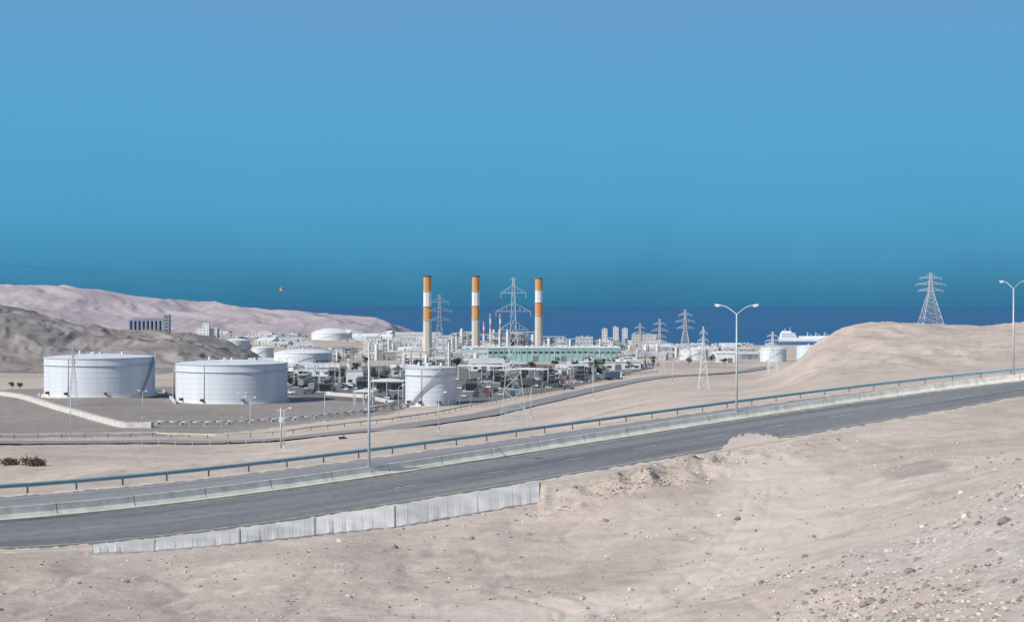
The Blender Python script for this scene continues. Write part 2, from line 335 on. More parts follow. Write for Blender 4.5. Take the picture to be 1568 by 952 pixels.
def ragged(A_,B_,f0,f1,nm,amp,seed,dz=0.008):
    k=np.arange(len(A_)*8); t=k/8.0; i=np.arange(len(A_)); AA=np.stack([np.interp(t,i,A_[:,q]) for q in range(3)],1); BB=np.stack([np.interp(t,i,B_[:,q]) for q in range(3)],1)
    s=k*0.37; e=f1+amp*fbm(s,s*0+seed,4,seed); e=e[:,None]
    if f0<f1: P0=AA*(1-f0)+BB*f0; P1=AA*(1-e)+BB*e
    else: P0=AA*(1-e)+BB*e; P1=AA*(1-f0)+BB*f0
    o=strip(nm,P0,P1,dz,sandstrip,2); o.parent=road
ragged(RN,RM,0.0,0.05,'shoulder_near',0.05,3); ragged(RM,RF,1.0,0.90,'shoulder_far',0.06,9)
ragged(RN,RM,1.0,0.945,'median_sand_near',0.02,12)
un=np.linspace(1075,1225,260); fm=0.42*np.exp(-(np.abs(un-1142)/34)**3)+0.16*np.exp(-((un-1185)/24)**2)+0.10*fbm(un/5,un*0,4,5)-0.05
P0=np.stack([np.interp(un,bN,RN[:,k]) for k in range(3)],1); P1=np.stack([np.interp(un-6,bM,RM[:,k]) for k in range(3)],1)
G=[]; za=np.zeros((9,len(un),4)); za[...,1]=0.4
for j in range(9):
    f=(np.clip(fm,0.0005,1)*j/8)[:,None]; q=P0*(1-f)+P1*f; q[:,2]+=0.020; G.append(q)
G=np.array(G); o=gridmesh('sand_spill',G[:,:,0],G[:,:,1],G[:,:,2],sand,za); o.parent=road
def resample(P,step):
    P=np.asarray(P,float); s=np.concatenate([[0],np.cumsum(np.linalg.norm(np.diff(P,axis=0),axis=1))])
    t=np.arange(0,s[-1],step); return np.stack([np.interp(t,s,P[:,k]) for k in range(3)],1)
mb=MB()
for A_,B_,f in((RN,RM,0.5),(RM,RF,0.45)):
    Q=resample(lerpP(A_,B_,f),1.0)
    for k in range(0,len(Q)-4,9):
        a=Vector(Q[k]);b=Vector(Q[k+3]); d=(b-a).normalized(); nn=Vector((-d.y,d.x,0))*0.07; up=Vector((0,0,0.012))
        mb.add([a-nn+up,b-nn+up,b+nn+up,a+nn+up],[(0,1,2,3)],paintW)
o=mb.obj('lane_dashes'); o.parent=road
def sweep(mb,P,prof,m,side=0.0):
    P=np.asarray(P); T=np.gradient(P,axis=0); nrm=np.stack([T[:,1],-T[:,0]],1); nrm/=np.linalg.norm(nrm,axis=1)[:,None]
    vs=[];k=len(prof)
    for p,nn in zip(P,nrm):
        for a,z in prof: vs.append((p[0]+nn[0]*(a+side),p[1]+nn[1]*(a+side),p[2]+z))
    fs=[(i*k+j,i*k+(j+1)%k,(i+1)*k+(j+1)%k,(i+1)*k+j) for i in range(len(P)-1) for j in range(k)]
    mb.add(vs,fs,m)
conc=mat('barrier_concrete',(0.68,0.65,0.57),0.9,var=0.18,scale=1.2,bump=0.2)
jer=[(-0.42,-0.1),(-0.42,0.10),(-0.20,0.36),(-0.10,0.82),(0.10,0.82),(0.20,0.36),(0.42,0.10),(0.42,-0.1)]
mb=MB(); Q=resample(RM,1.0)
for k in range(0,len(Q)-6,6):
    seg=Q[k:k+7].copy(); t=seg[-1]-seg[-2]; seg[-1]-=t*0.05; sweep(mb,seg,jer,conc)
mb.obj('concrete_median_barrier')
kerb=mat('kerb_concrete',(0.58,0.55,0.48),0.9,var=0.2,scale=1)
mb=MB(); sweep(mb,Q,[(-1.0,-0.1),(-1.0,0.12),(1.0,0.12),(1.0,-0.1)],kerb); o=mb.obj('median_kerb'); o.parent=road
rail=mat('galvanised_rail_blue',(0.26,0.41,0.47),0.5,0.1,var=0.12,scale=2); post=mat('rail_post',(0.18,0.24,0.27),0.6,0.2)
def guardrail(P,name,rm,pm,h=0.8,step=4.0):
    mb=MB(); Q=resample(P,2.0)
    W_=[(-0.03,h-0.34),(0.05,h-0.26),(-0.03,h-0.17),(0.05,h-0.08),(-0.03,h),(-0.06,h),(0.01,h-0.08),(-0.06,h-0.17),(0.01,h-0.26),(-0.06,h-0.34)]
    sweep(mb,Q,W_,rm)
    for p in resample(P,step): mb.box((p[0],p[1],p[2]-0.6),(0.12,0.12,h+0.52),pm)
    return mb.obj(name)
guardrail(RF+np.array([0,0.4,0]),'guardrail',rail,post,0.80)
# concrete revetment below near carriageway
rv=mat('revetment_concrete',(0.60,0.585,0.55),0.9,var=0.12,scale=0.6,bump=0.2)
rv2=mat('revetment_concrete_grey',(0.50,0.49,0.465),0.9,var=0.2,scale=0.5,bump=0.3)
rvd=mat('revetment_joint',(0.28,0.27,0.25),0.95)
tu=np.linspace(140,826,180)
dn_=np.interp(tu,bN,RN[:,1]); zn_=np.interp(tu,bN,RN[:,2]); db_,zb=toe(tu); zb=zb+0.08*fbm(tu/9,tu*0,3,4)
mb=MB()
def PT(i,f): 
    d=dn_[i]*(1-f)+db_[i]*f; z=zn_[i]*(1-f)+zb[i]*f+0.06; return ((tu[i]-CU)/F*d,d,z)
ks=[int((q-140)/686*179) for q in(236,368,483,606)]
for k in range(len(tu)-1):
    a,b,c,d=PT(k,0),PT(k+1,0),PT(k+1,1),PT(k,1)
    mm=rv if ks[2]<k<ks[3] else rv2
    mb.add([a,b,c,d,(a[0],a[1]+0.5,a[2]),(b[0],b[1]+0.5,b[2]),(c[0],c[1]-0.02,c[2]-.6),(d[0],d[1]-0.02,d[2]-.6)],[(0,1,2,3),(0,4,5,1),(3,2,6,7)],mm)
    if (k<ks[2] and k%5==0) or (k>ks[3] and k%7==0): mb.bar((a[0],a[1]-0.01,a[2]+.0),(d[0],d[1]-0.01,d[2]+.0),0.018,rv)
    if k in ks: mb.bar((a[0],a[1]-0.02,a[2]+.0),(d[0],d[1]-0.02,d[2]+.0),0.06,rvd)
mb.obj('concrete_revetment')
# ------------------------------------------------------------------ street lamps
galv=mat('lamp_pole_steel',(0.50,0.53,0.55),0.5,0.15,var=0.08); lampm=mat('lamp_head_grey',(0.6,0.61,0.62),0.5); glass=mat('lamp_glass',(0.7,0.72,0.72),0.2)
def street_lamp(p,h,nrm,arms=(1,-1),L=2.3,r=0.095,name='street_lamp'):
    mb=MB(); x,y,z=p; mb.cyl((x,y,z-0.3),r*2.4,r*2.4,0.7,conc,12); mb.bar((x,y,z),(x,y,z+h*0.93),r*1.4,galv,10,r*0.8)
    for s_ in arms:
        pr=None
        for t in np.linspace(0,1,7):
            q=(x+nrm[0]*L*t*s_,y+nrm[1]*L*t*s_,z+h*(0.92+0.08*math.sin(t*math.pi/2)))
            if pr: mb.bar(pr,q,r*0.55,galv,8)
            pr=q
        e=(pr[0]+nrm[0]*0.8*s_,pr[1]+nrm[1]*0.8*s_,pr[2]+0.03)
        mb.bar(pr,e,0.10,lampm,8,0.15); mb.box(((pr[0]+e[0])/2,(pr[1]+e[1])/2,pr[2]-0.14),(0.45,0.25,0.05),glass,math.atan2(nrm[1],nrm[0]))
    mb.obj(name,p)
def med(u): return tuple(float(np.interp(u,bM,RM[:,k])) for k in range(3))
def nrm_at(u):
    a=np.array(med(u-20));b=np.array(med(u+20));t=(b-a)[:2];t/=np.linalg.norm(t);return (t[1],-t[0])
for u,h in((565,12.0),(1128,12.0),(1552,12.0)):
    p=med(u); street_lamp((p[0],p[1],p[2]+0.1),h,nrm_at(u))
for u,v,h in((435,686,62),(383,665,57),(218,640,42),(497,646,46),(672,662,62),(813,640,50),(908,612,40),(108,672,90),(371,640,38),(1030,588,36),(610,640,50)):
    p=site(u,v); hh=h*p[1]/F; street_lamp(p,hh,(0.8,-0.6),(1,-1) if u in(218,383,371) else (1,),1.2,0.07)
p=site(430,686); mb=MB(); mb.bar(p,(p[0],p[1],p[2]+7.5),0.2,galv,10,0.14); mb.bar((p[0]-.9,p[1],p[2]+7),(p[0]+.9,p[1],p[2]+7),0.08,galv); mb.box((p[0],p[1],p[2]+4.8),(0.7,0.5,1.0),lampm); mb.obj('utility_pole',p)
# ------------------------------------------------------------------ lattice pylons
def pylon(p,h,w,name='transmission_pylon',bar=0.12,armw=None,c=(0.42,0.44,0.45),arms=3):
    m=mat('pylon_steel_%d_%d'%(int(p[1]/300),int(c[0]*100)),haze_tint(c,p[1]),0.6,0.1,var=0.08); mb=MB(); x,y,z=p; armw=armw or w*1.25
    def hw(t): return w/2*(1-t/0.62)+w*0.11*(t/0.62) if t<0.62 else w*0.11*(1-(t-0.62)/0.38*0.75)
    cor=[(-1,-1),(1,-1),(1,1),(-1,1)]
    ts=[0,0.14,0.27,0.38,0.47,0.55,0.62,0.68,0.74,0.80,0.86,0.92,1.0]
    def P(t,k): a,b=cor[k%4]; return (x+a*hw(t),y+b*hw(t),z+h*t)
    for a,b in zip(ts[:-1],ts[1:]):
        for k in range(4):
            mb.bar(P(a,k),P(b,k),bar*1.3,m); mb.bar(P(a,k),P(b,k+1),bar*0.7,m,3); mb.bar(P(a,k+1),P(b,k),bar*0.7,m,3); mb.bar(P(b,k),P(b,k+1),bar*0.7,m,3)
    for i,t in enumerate([0.66,0.78,0.90][-arms:]):
        L=armw*[1.0,1.18,0.85][-arms:][i]
        for s_ in(-1,1):
            tip=(x+s_*L,y,z+h*t)
            for yy in(-1,1):
                mb.bar((x+s_*hw(t),y+yy*hw(t),z+h*t),tip,bar*0.9,m); mb.bar((x+s_*hw(t),y+yy*hw(t),z+h*(t+0.05)),tip,bar*0.9,m)
                for f in(0.3,0.6): mb.bar((x+s_*(hw(t)+(L-hw(t))*f),y+yy*hw(t)*(1-f),z+h*t),(x+s_*(hw(t)+(L-hw(t))*f),y+yy*hw(t)*(1-f),z+h*(t+0.05*(1-f))),bar*.6,m,3)
            mb.bar(tip,(tip[0],tip[1],tip[2]-h*0.035),bar*1.0,m)
    for s_ in (-1,1): mb.bar((x,y,z+h),(x+s_*armw*0.3,y,z+h*0.985),bar*0.7,m)
    mb.obj(name,p); return [(x+s_*armw*q,y,z+h*t-h*0.035) for q,t in zip([1.0,1.18,0.85],[0.66,0.78,0.90]) for s_ in(-1,1)]
def pyl(u,d,vt,w,**k):
    p=at(u,d); h=-(vt-HV)/F*d-p[2]; return pylon(p,h,w,**k)
tips1=pyl(786,262,425,5.2,bar=0.055,armw=2.7,c=(0.42,0.50,0.50))
tips2=pyl(673,820,451,9,bar=0.14,armw=6.0,c=(0.34,0.36,0.37))
tips3=pyl(1425,522,418,7.6,bar=0.10,armw=4.6,c=(0.50,0.50,0.52))
tips4=pyl(1049,900,474,9,bar=0.15,armw=5.0,c=(0.5,0.48,0.47))
pyl(1077,345,500,2.6,bar=0.045,armw=1.1,c=(0.66,0.66,0.66))
pyl(1010,640,488,4.5,bar=0.09,armw=3.0,c=(0.55,0.5,0.47))
pyl(1183,560,508,4,bar=0.08,armw=2.4,c=(0.66,0.66,0.66))
pyl(980,800,495,5,bar=0.11,armw=3.2,c=(0.55,0.5,0.47))
pyl(112,430,523,2.6,bar=0.045,armw=1.1,c=(0.5,0.53,0.55))
wire=mat('power_line_cable',(0.10,0.09,0.09),0.7)
def cable(mb,a,b,sag,r=0.03):
    pr=None
    for t in np.linspace(0,1,26):
        q=(a[0]+(b[0]-a[0])*t,a[1]+(b[1]-a[1])*t,a[2]+(b[2]-a[2])*t-sag*4*t*(1-t))
        if pr: mb.bar(pr,q,r,wire,3)
        pr=q
mb=MB()
def dirpt(u,v,d): return ((u-CU)/F*d,d,-(v-HV)/F*d)
A0=dirpt(-120,392,330); Bp=(tips2[4][0],tips2[4][1],tips2[4][2]+4)
cable(mb,A0,Bp,1.5,0.025)
A1=dirpt(-120,455,330); cable(mb,A1,tips2[2],6,0.02)
for k in range(6): cable(mb,tips1[k],tips2[k],9,0.02)
for k in range(0,6,2): cable(mb,tips1[k],tips4[k],8,0.02)
for k in(1,3,5):
    e=tips3[k]; cable(mb,e,(e[0]+260,e[1]-60,e[2]+8),6,0.02); cable(mb,tips3[k-1],tips4[k],12,0.02)
mb.obj('power_lines')
orange=mat('marker_orange',(0.55,0.14,0.05),0.5); whiteP=mat('marker_white',(0.7,0.7,0.68),0.5)
def ball(t,r=0.75):
    x=A0[0]+(Bp[0]-A0[0])*t;y=A0[1]+(Bp[1]-A0[1])*t;z=A0[2]+(Bp[2]-A0[2])*t-1.5*4*t*(1-t)
    mb=MB(); pr=[(r*math.sin(a),-r*math.cos(a)) for a in np.linspace(0.01,math.pi-.01,14)]
    mb.lathe((x,y,z),pr[6:],orange,20); mb.lathe((x,y,z),pr[:7],whiteP,20); mb.cyl((x,y,z-0.04),r*1.04,r*1.04,0.08,wire,20); mb.obj('aerial_marker_ball',(x,y,z))
ts_=np.linspace(0,1,2000); uu_=CU+F*(A0[0]+(Bp[0]-A0[0])*ts_)/(A0[1]+(Bp[1]-A0[1])*ts_); ball(float(ts_[np.argmin(abs(uu_-431))]),0.8)
# ------------------------------------------------------------------ large tanks
tankm=mat('tank_paint',(0.60,0.63,0.67),0.5,var=0.07,scale=0.35,streak=True); tankr=mat('tank_ring',(0.48,0.51,0.55),0.5,var=.05); roofm=mat('tank_roof',(0.66,0.68,0.69),0.6,var=.08)
dark=mat('dark_steel',(0.07,0.07,0.075),0.6)
def big_tank(cx,cy,cz,R_,H,name='oil_storage_tank',stair=(0.1,-1.3),n=96,tm=None):
    tm=tm or tankm; mb=MB(); c=(cx,cy,cz)
    mb.cyl((cx,cy,cz-0.6),R_+1.0,R_+0.8,0.75,kerb,n)
    mb.cyl(c,R_,R_,H,tm,n,cap=False)
    for f in(0.125,0.25,0.375,0.5,0.625,0.75): mb.lathe(c,[(R_,H*f-0.02),(R_+0.035,H*f-0.02),(R_+0.035,H*f+0.05),(R_,H*f+0.05)],tankr,n,False)
    mb.lathe(c,[(R_,H*0.80),(R_+0.38,H*0.80),(R_+0.38,H*0.80+0.2),(R_,H*0.80+0.2)],tankr,n,False)
    mb.lathe(c,[(R_,H-0.3),(R_+0.22,H-0.3),(R_+0.22,H),(R_-0.2,H)],tankr,n,False)
    mb.lathe(c,[(R_-0.2,H),(R_*0.8,H+R_*0.018),(R_*0.5,H+R_*0.04),(R_*0.2,H+R_*0.052),(0.01,H+R_*0.055)],roofm,n,False)
    for k in range(n//2):
        a=2*math.pi*k/(n//2); b=2*math.pi*(k+1)/(n//2); p=(cx+R_*math.cos(a),cy+R_*math.sin(a)); q=(cx+R_*math.cos(b),cy+R_*math.sin(b))
        mb.bar((*p,cz+H),(*p,cz+H+1.0),0.03,tankr,3); mb.bar((*p,cz+H+1.0),(*q,cz+H+1.0),0.03,tankr,3)
    a0,a1=stair; N_=48; pr=None
    for k in range(N_+1):
        t=k/N_; a=a0+(a1-a0)*t; zz=cz+0.3+H*t; p1=(cx+(R_+0.05)*math.cos(a),cy+(R_+0.05)*math.sin(a),zz); p2=(cx+(R_+0.95)*math.cos(a),cy+(R_+0.95)*math.sin(a),zz)
        mb.bar(p1,p2,0.09,dark,4); top=(p2[0],p2[1],p2[2]+1)
        if pr: mb.bar(pr[0],p2,0.09,tankr,4); mb.bar(pr[1],top,0.04,tankr,3)
        mb.bar(p2,top,0.03,tankr,3); pr=(p2,top)
    mb.bar((cx-R_*0.3,cy-R_*0.954-0.15,cz),(cx-R_*0.3,cy-R_*0.954-0.15,cz+H),0.12,tankr,6)
    for a in(-1.2,-1.9,-2.4):
        px,py=cx+R_*math.cos(a),cy+R_*math.sin(a); mb.bar((px,py,cz+1.2),(px+math.cos(a)*1.2,py+math.sin(a)*1.2,cz+1.2),0.45,dark,10)
    for k in range(5): mb.cyl((cx+R_*0.15*math.cos(k*2.2)*k,cy-R_*0.12*k*math.sin(k),cz+H+R_*0.04),0.35,0.35,1.0,roofm,8)
    mb.obj(name,c)
x,y,z=at(153,490); big_tank(x,y,gz(x,y-18),18.4,12.9,stair=(-0.5,-0.05))
x,y,z=at(355,476); big_tank(x,y,gz(x,y-18),18.4,12.6,stair=(-2.75,-3.3))
x,y,z=at(659,425); big_tank(x,y,gz(x,y-7),7.5,11.2,name='water_storage_tank',stair=(-2.3,-1.1),n=64)
bund=mat('bund_wall_concrete',(0.56,0.53,0.49),0.9,var=0.18,scale=0.8)
def wall(uvs,h,t,name,m=bund,dm=190):
    P=[]
    for (u0,v0),(u1,v1) in zip(uvs[:-1],uvs[1:]):
        a=site(u0,v0,dm);b=site(u1,v1,dm)
        for k in range(12): 
            f=k/12; xx=a[0]*(1-f)+b[0]*f; yy=a[1]*(1-f)+b[1]*f; P.append((xx,yy,gz(xx,yy)))
    P.append(b); P=np.array(P); mb=MB(); sweep(mb,P,[(-t/2,-1),(-t/2,h),(t/2,h),(t/2,-1)],m)
    for q in(P[0],P[-1]): mb.box((q[0],q[1],q[2]-1),(t*1.4,t*1.4,h+1.1),m)
    return mb.obj(name)
wall([(-200,588),(0,605),(90,628),(190,655),(226,655)],1.3,1.6,'bund_wall')
wall([(60,606),(250,600),(268,618)],0.9,0.5,'bund_wall')
wall([(500,605),(560,609),(605,620),(560,632)],1.2,0.5,'bund_wall')
wall([(-200,672),(0,668),(240,664)],0.5,0.4,'kerb_wall'); 
def uvline(uvs,dm=190,sub=10):
    P=[]
    for (u0,v0),(u1,v1) in zip(uvs[:-1],uvs[1:]):
        a=site(u0,v0,dm);b=site(u1,v1,dm)
        for k in range(sub): f=k/sub; xx=a[0]*(1-f)+b[0]*f; yy=a[1]*(1-f)+b[1]*f; P.append((xx,yy,gz(xx,yy)))
    P.append(b); return np.array(P)
yrail=mat('fence_rail_pale',(0.55,0.52,0.42),0.7,var=0.2); 
guardrail(uvline([(-200,676),(0,672),(240,669),(330,672),(440,665),(600,646),(680,634),(760,617),(850,600),(930,582),(1010,571)]),'service_road_barrier',yrail,dark,1.0,5)
def fence(uvs,name,h=2.0):
    P=uvline(uvs); mb=MB(); Q=resample(P,4)
    for p in Q: mb.bar((p[0],p[1],p[2]),(p[0],p[1],p[2]+h),0.06,galv,4)
    for hh in(0.3,0.9,1.5,h):
        for a,b in zip(Q[:-1],Q[1:]): mb.bar((a[0],a[1],a[2]+hh),(b[0],b[1],b[2]+hh),0.025,galv,3)
    mb.obj(name)
fence([(240,655),(330,655),(500,643),(620,626),(720,618),(840,596),(960,570),(1100,562),(1200,560)],'perimeter_fence')
fence([(-100,680),(150,678),(300,683),(420,678)],'perimeter_fence',1.4)
pipeM=mat('pipe_silver',(0.50,0.50,0.50),0.4,0.3)
mb=MB(); P=resample(uvline([(240,650),(330,650),(480,641),(600,628),(640,620)]),3)
for a,b in zip(P[:-1],P[1:]):
    for k in range(3): mb.bar((a[0]+k*.2,a[1]+k*0.9,a[2]+0.7),(b[0]+k*.2,b[1]+k*0.9,b[2]+0.7),0.2,[pipeM,tankr,dark][k],6)
for a in P[::2]: mb.box((a[0],a[1]+0.9,a[2]-0.3),(0.4,2.6,0.85),bund)
mb.obj('pipeline_rack')
sr=asphalt('service_asphalt',(0.22,0.215,0.21),(0.31,0.30,0.29))
c0=resample(uvline([(-300,684),(0,680),(240,678),(420,676),(600,657),(690,645),(780,628),(880,605),(960,588),(1060,575),(1180,563)]),3)
T=np.gradient(c0,axis=0);nn=np.stack([T[:,1],-T[:,0]],1);nn/=np.linalg.norm(nn,axis=1)[:,None]
rows=[]
for j in range(5):
    o_=(j/4-0.5)*7; q=c0.copy(); q[:,:2]+=nn*o_; rows.append(q)
rows=np.array(rows); zz=np.maximum.reduce([ground(rows[j,:,0],rows[j,:,1]) for j in range(5)]); k_=np.ones(7)/7; zz=np.convolve(np.pad(zz,3,'edge'),k_,'valid')+0.25
strip('service_road',np.stack([rows[0,:,0],rows[0,:,1],zz],1),np.stack([rows[4,:,0],rows[4,:,1],zz],1),0,sr,4)
# ------------------------------------------------------------------ chimneys
def chimney(u,d,vt,rpx,bands):
    x,y,z=at(u,d); top=-(vt-HV)/F*d; r=rpx/2*d/F; mb=MB(); z0=z-2; H=top-z0
    om=mat('chimney_orange',(0.60,0.29,0.10),0.8,var=0.12,scale=0.3,streak=True); wm=mat('chimney_white',(0.70,0.69,0.67),0.8,var=0.06,scale=0.3,streak=True); cm=mat('chimney_concrete',(0.54,0.50,0.43),0.9,var=0.1,scale=0.3,streak=True)
    segs=[]; zt=top
    for px,c in bands: segs.append((zt-px*d/F,zt,{'o':om,'w':wm}[c])); zt-=px*d/F
    segs.append((z0,zt,cm))
    def rr(zq): return r*(1.18-0.2*(zq-z0)/H)
    for a,b,m in segs: mb.cyl((x,y,a),rr(a),rr(b),b-a,m,32,cap=False)
    mb.lathe((x,y,top),[(rr(top),0),(rr(top)+0.2,0),(rr(top)+0.2,.8),(rr(top)*0.75,.8),(rr(top)*0.72,-2)],dark,32,False)
    for a,b,m in segs[:-1]: mb.lathe((x,y,a),[(rr(a),-0.15),(rr(a)+0.6,-0.15),(rr(a)+0.6,0.1),(rr(a),0.1)],galv,24,False)
    mb.bar((x-r*0.3,y-r*1.2,z0),(x-r*0.3,y-r*1.0,top),0.12,galv,4)
    mb.obj('power_station_chimney',(x,y,z))
chimney(654.5,1020,424,12.0,[(22,'o'),(23,'w'),(21,'o')]); chimney(728.5,1100,424,11.3,[(22,'o'),(22,'w'),(20,'o')]); chimney(825,1110,427,11,[(17,'o'),(19,'w'),(20,'o')])
def slim(u,d,vt):
    x,y,z=at(u,d); top=-(vt-HV)/F*d; H=top-z; mb=MB(); r=0.8; rd=mat('stack_red',haze_tint((0.50,0.14,0.08),d),.8)
    wm=mat('stack_white',haze_tint((0.72,0.7,0.67),d),.8); n_=8
    for k in range(n_): mb.cyl((x,y,z+H*k/n_),r*(1.3-.04*k),r*(1.26-.04*k),H/n_,rd if k%2 and k>3 else wm,12,cap=k==n_-1)
    mb.lathe((x,y,z+H*.9),[(r,0),(r+1,0),(r+1,.2),(r,.2)],galv,12,False); mb.obj('exhaust_stack',(x,y,z))
for u,vt in((751,480),(766,480),(741,492)): slim(u,1300,vt)
# ------------------------------------------------------------------ buildings
winm=mat('window_dark',(0.05,0.06,0.07),0.25,spec=0.5); doorm=mat('door_grey',(0.16,0.18,0.20),0.6)
winf=mat('window_far',(0.19,0.22,0.25),0.5)  # distant window colour, lightened to stand in for haze
pal=[(0.68,0.68,0.66),(0.74,0.74,0.74),(0.52,0.47,0.40),(0.58,0.54,0.47),(0.40,0.42,0.43),(0.60,0.61,0.61),(0.30,0.30,0.30),(0.62,0.56,0.47),(0.40,0.49,0.50),(0.46,0.40,0.34),(0.22,0.23,0.24)]
def capv(u): return random.uniform(513,532) if 830<u<1040 else (random.uniform(530,546) if u>=1040 else (random.uniform(508,530) if u>560 else random.uniform(516,537)))
def building(x,y,z,w,dp,h,c,rot=0,roof='flat',name='industrial_building',windows=True):
    d=y; i=pal.index(c) if c in pal else 90+int(sum(c)*10)
    bm_=mat('wall_%s_%d'%(i,int(d/500)),haze_tint(c,d),0.85,var=0.1,scale=0.2,streak=True); rm=mat('roof_%s_%d'%(i%3,int(d/500)),haze_tint([(0.68,0.68,0.67),(0.52,0.49,0.45),(0.40,0.42,0.44)][i%3],d),0.7,var=.12,scale=.2)
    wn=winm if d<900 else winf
    mb=MB(); z0=z-1.5; cr,sr=math.cos(rot),math.sin(rot)
    def loc(a,b,zz): return (x+a*cr-b*sr,y+a*sr+b*cr,zz)
    if roof=='gable':
        mb.box((x,y,z0),(w,dp,h+1.5),bm_,rot); rise=min(3,dp*0.15)+.5
        vs=[loc(-w/2-.4,-dp/2-.5,z+h+.02),loc(w/2+.4,-dp/2-.5,z+h+.02),loc(w/2+.4,0,z+h+rise),loc(-w/2-.4,0,z+h+rise),loc(-w/2-.4,dp/2+.5,z+h+.02),loc(w/2+.4,dp/2+.5,z+h+.02)]
        mb.add(vs,[(0,1,2,3),(3,2,5,4),(0,3,4),(1,5,2),(0,4,5,1)],rm)
    elif roof=='vault':
        pr=[(-dp/2*math.cos(a),h*0.5+ (h*0.5)*math.sin(a)) for a in np.linspace(0,math.pi,14)]
        pr=[(-dp/2,-1.5)]+pr+[(dp/2,-1.5)]
        mb.prism((x,y,z),pr,w,bm_,rot+math.pi/2)
    else:
        mb.box((x,y,z0),(w,dp,h+1.5),bm_,rot); mb.box((x,y,z+h+.003),(w+.5,dp+.5,.35),rm,rot); mb.box((x,y,z+h+.36),(w-.6,dp-.6,.05),rm,rot)
        for k in range(int(w/12)+1):
            q=loc((random.random()-.5)*w*.7,(random.random()-.5)*dp*.6,z+h+.4); mb.box(q,(1.8,1.8,1.3),rm,rot)
    if windows and roof!='vault':
        nf=max(1,int(h/3.6)); nw=max(2,int(w/4))
        for f in range(nf):
            for k in range(nw):
                a=-w/2+(k+.5)*w/nw
                if f==0 and k%4==1: q=loc(a,-dp/2-.03,z+.05); mb.box(q,(min(3,w/nw*.7),.12,min(3.0,h*.8)),doorm,rot)
                else: q=loc(a,-dp/2-.02,z+f*h/nf+1.1); mb.box(q,(w/nw*.5,.1,1.2),wn,rot)
        for k in range(max(1,int(dp/5))):
            b=-dp/2+(k+.5)*dp/max(1,int(dp/5))
            for f in range(nf):
                for sgn in(-1,1): q=loc(sgn*(w/2+.02),b,z+f*h/nf+1.1); mb.box(q,(.1,1.6,1.2),wn,rot)
    mb.obj(name,(x,y,z))
def bld(u0,u1,vt,vb,d,c,roof='flat',name='industrial_building',dpf=0.6,rot=0,windows=True):
    u=(u0+u1)/2; x=(u-CU)/F*d; z=gz(x,d); w=(u1-u0)/F*d; top=-(vt-HV)/F*d; h=max(3,top-z); building(x,d+w*dpf/2,z,w,max(6,w*dpf),h,c,rot,roof,name,windows)
def process_unit(x,y,z,w,dp,h,c,name='process_plant_structure'):
    mb=MB(); d=y; sm_=mat('steel_frame_%d_%d'%(int(c[0]*99),int(d/500)),haze_tint(c,d),.7,var=.1); vm=mat('vessel_%d'%int(d/500),haze_tint((0.64,0.62,0.58),d),.5,var=.1); nx=max(2,int(w/6)); nf=max(2,int(h/5)); dm=mat('frame_dark_%d'%int(d/500),haze_tint((.12,.12,.12),d),.8)
    for i in range(nx+1):
        for b in(0,dp): mb.box((x-w/2+w*i/nx,y+b,z-1),(.4,.4,h+1),sm_)
    for f in range(1,nf+1):
        zz=z+h*f/nf; 
        for b in(0,dp): mb.box((x,y+b,zz-.5),(w+.5,.3,.4),sm_)
        if random.random()<.75: mb.box((x,y+dp/2,zz-.02),(w,dp-.5,.12),sm_)
        for i in range(nx):
            if random.random()<.6:
                a=(x-w/2+w*i/nx,y,z+h*(f-1)/nf);b=(x-w/2+w*(i+1)/nx,y,zz-.3); mb.bar(a,b,.13,sm_)
            if random.random()<.55: mb.box((x-w/2+w*(i+.5)/nx,y+dp*.5,z+h*(f-1)/nf+.2),(w/nx*.6,dp*.5,h/nf*.6),random.choice([vm,dm,sm_]))
    for k in range(random.randint(1,2)):
        r=random.uniform(.6,1.3); xx=x+random.uniform(-.4,.4)*w; hh=h*random.uniform(.7,1.25)
        mb.lathe((xx,y-r-.6,z-1),[(r,0),(r,hh),(r*.7,hh+r*.5),(.01,hh+r*.7)],vm,14)
        mb.bar((xx+r,y-1,z),(xx+r,y-1,z+hh),.15,sm_)
    for k in range(3):
        zz=z+random.uniform(.3,.9)*h; mb.bar((x-w/2-3,y-.7,zz),(x+w/2+3,y-.7,zz),.22,vm,6)
    mb.obj(name,(x,y,z))
def tank(u,d,wpx,vt,c,name='storage_tank',dome=.12):
    x,y,z=at(u,d); r=wpx/2*d/F; top=-(vt-HV)/F*d; H=max(4,(top-z)-r*dome); m=mat('tank_%d_%d'%(int(sum(c)*99),int(d/400)),haze_tint(c,d),.5,var=.06,scale=.3,streak=True); mb=MB(); rd=mat('tank_roof_%d'%int(d/400),haze_tint((.74,.74,.73),d),.6)
    mb.cyl((x,y,z-1),r,r,H+1,m,40,cap=False); mb.lathe((x,y,z+H),[(r,-.4),(r+.25,-.4),(r+.25,0),(r,0),(r*.8,r*dome*.45),(r*.4,r*dome*.9),(.01,r*dome)],rd,40,False)
    mb.lathe((x,y,z+H*.5),[(r,0),(r+.06,0),(r+.06,.12),(r,.12)],tankr,40,False)
    pr=None
    for k in range(16):
        a=-2.4+k*.09; p=(x+(r+.5)*math.cos(a),y+(r+.5)*math.sin(a),z+H*k/15)
        if pr: mb.bar(pr,p,.15,tankr)
        pr=p
    mb.cyl((x,y,z+H+r*dome*.9),.5,.5,1,rd,8); mb.obj(name,(x,y,z))
W1=(0.74,0.74,0.74)
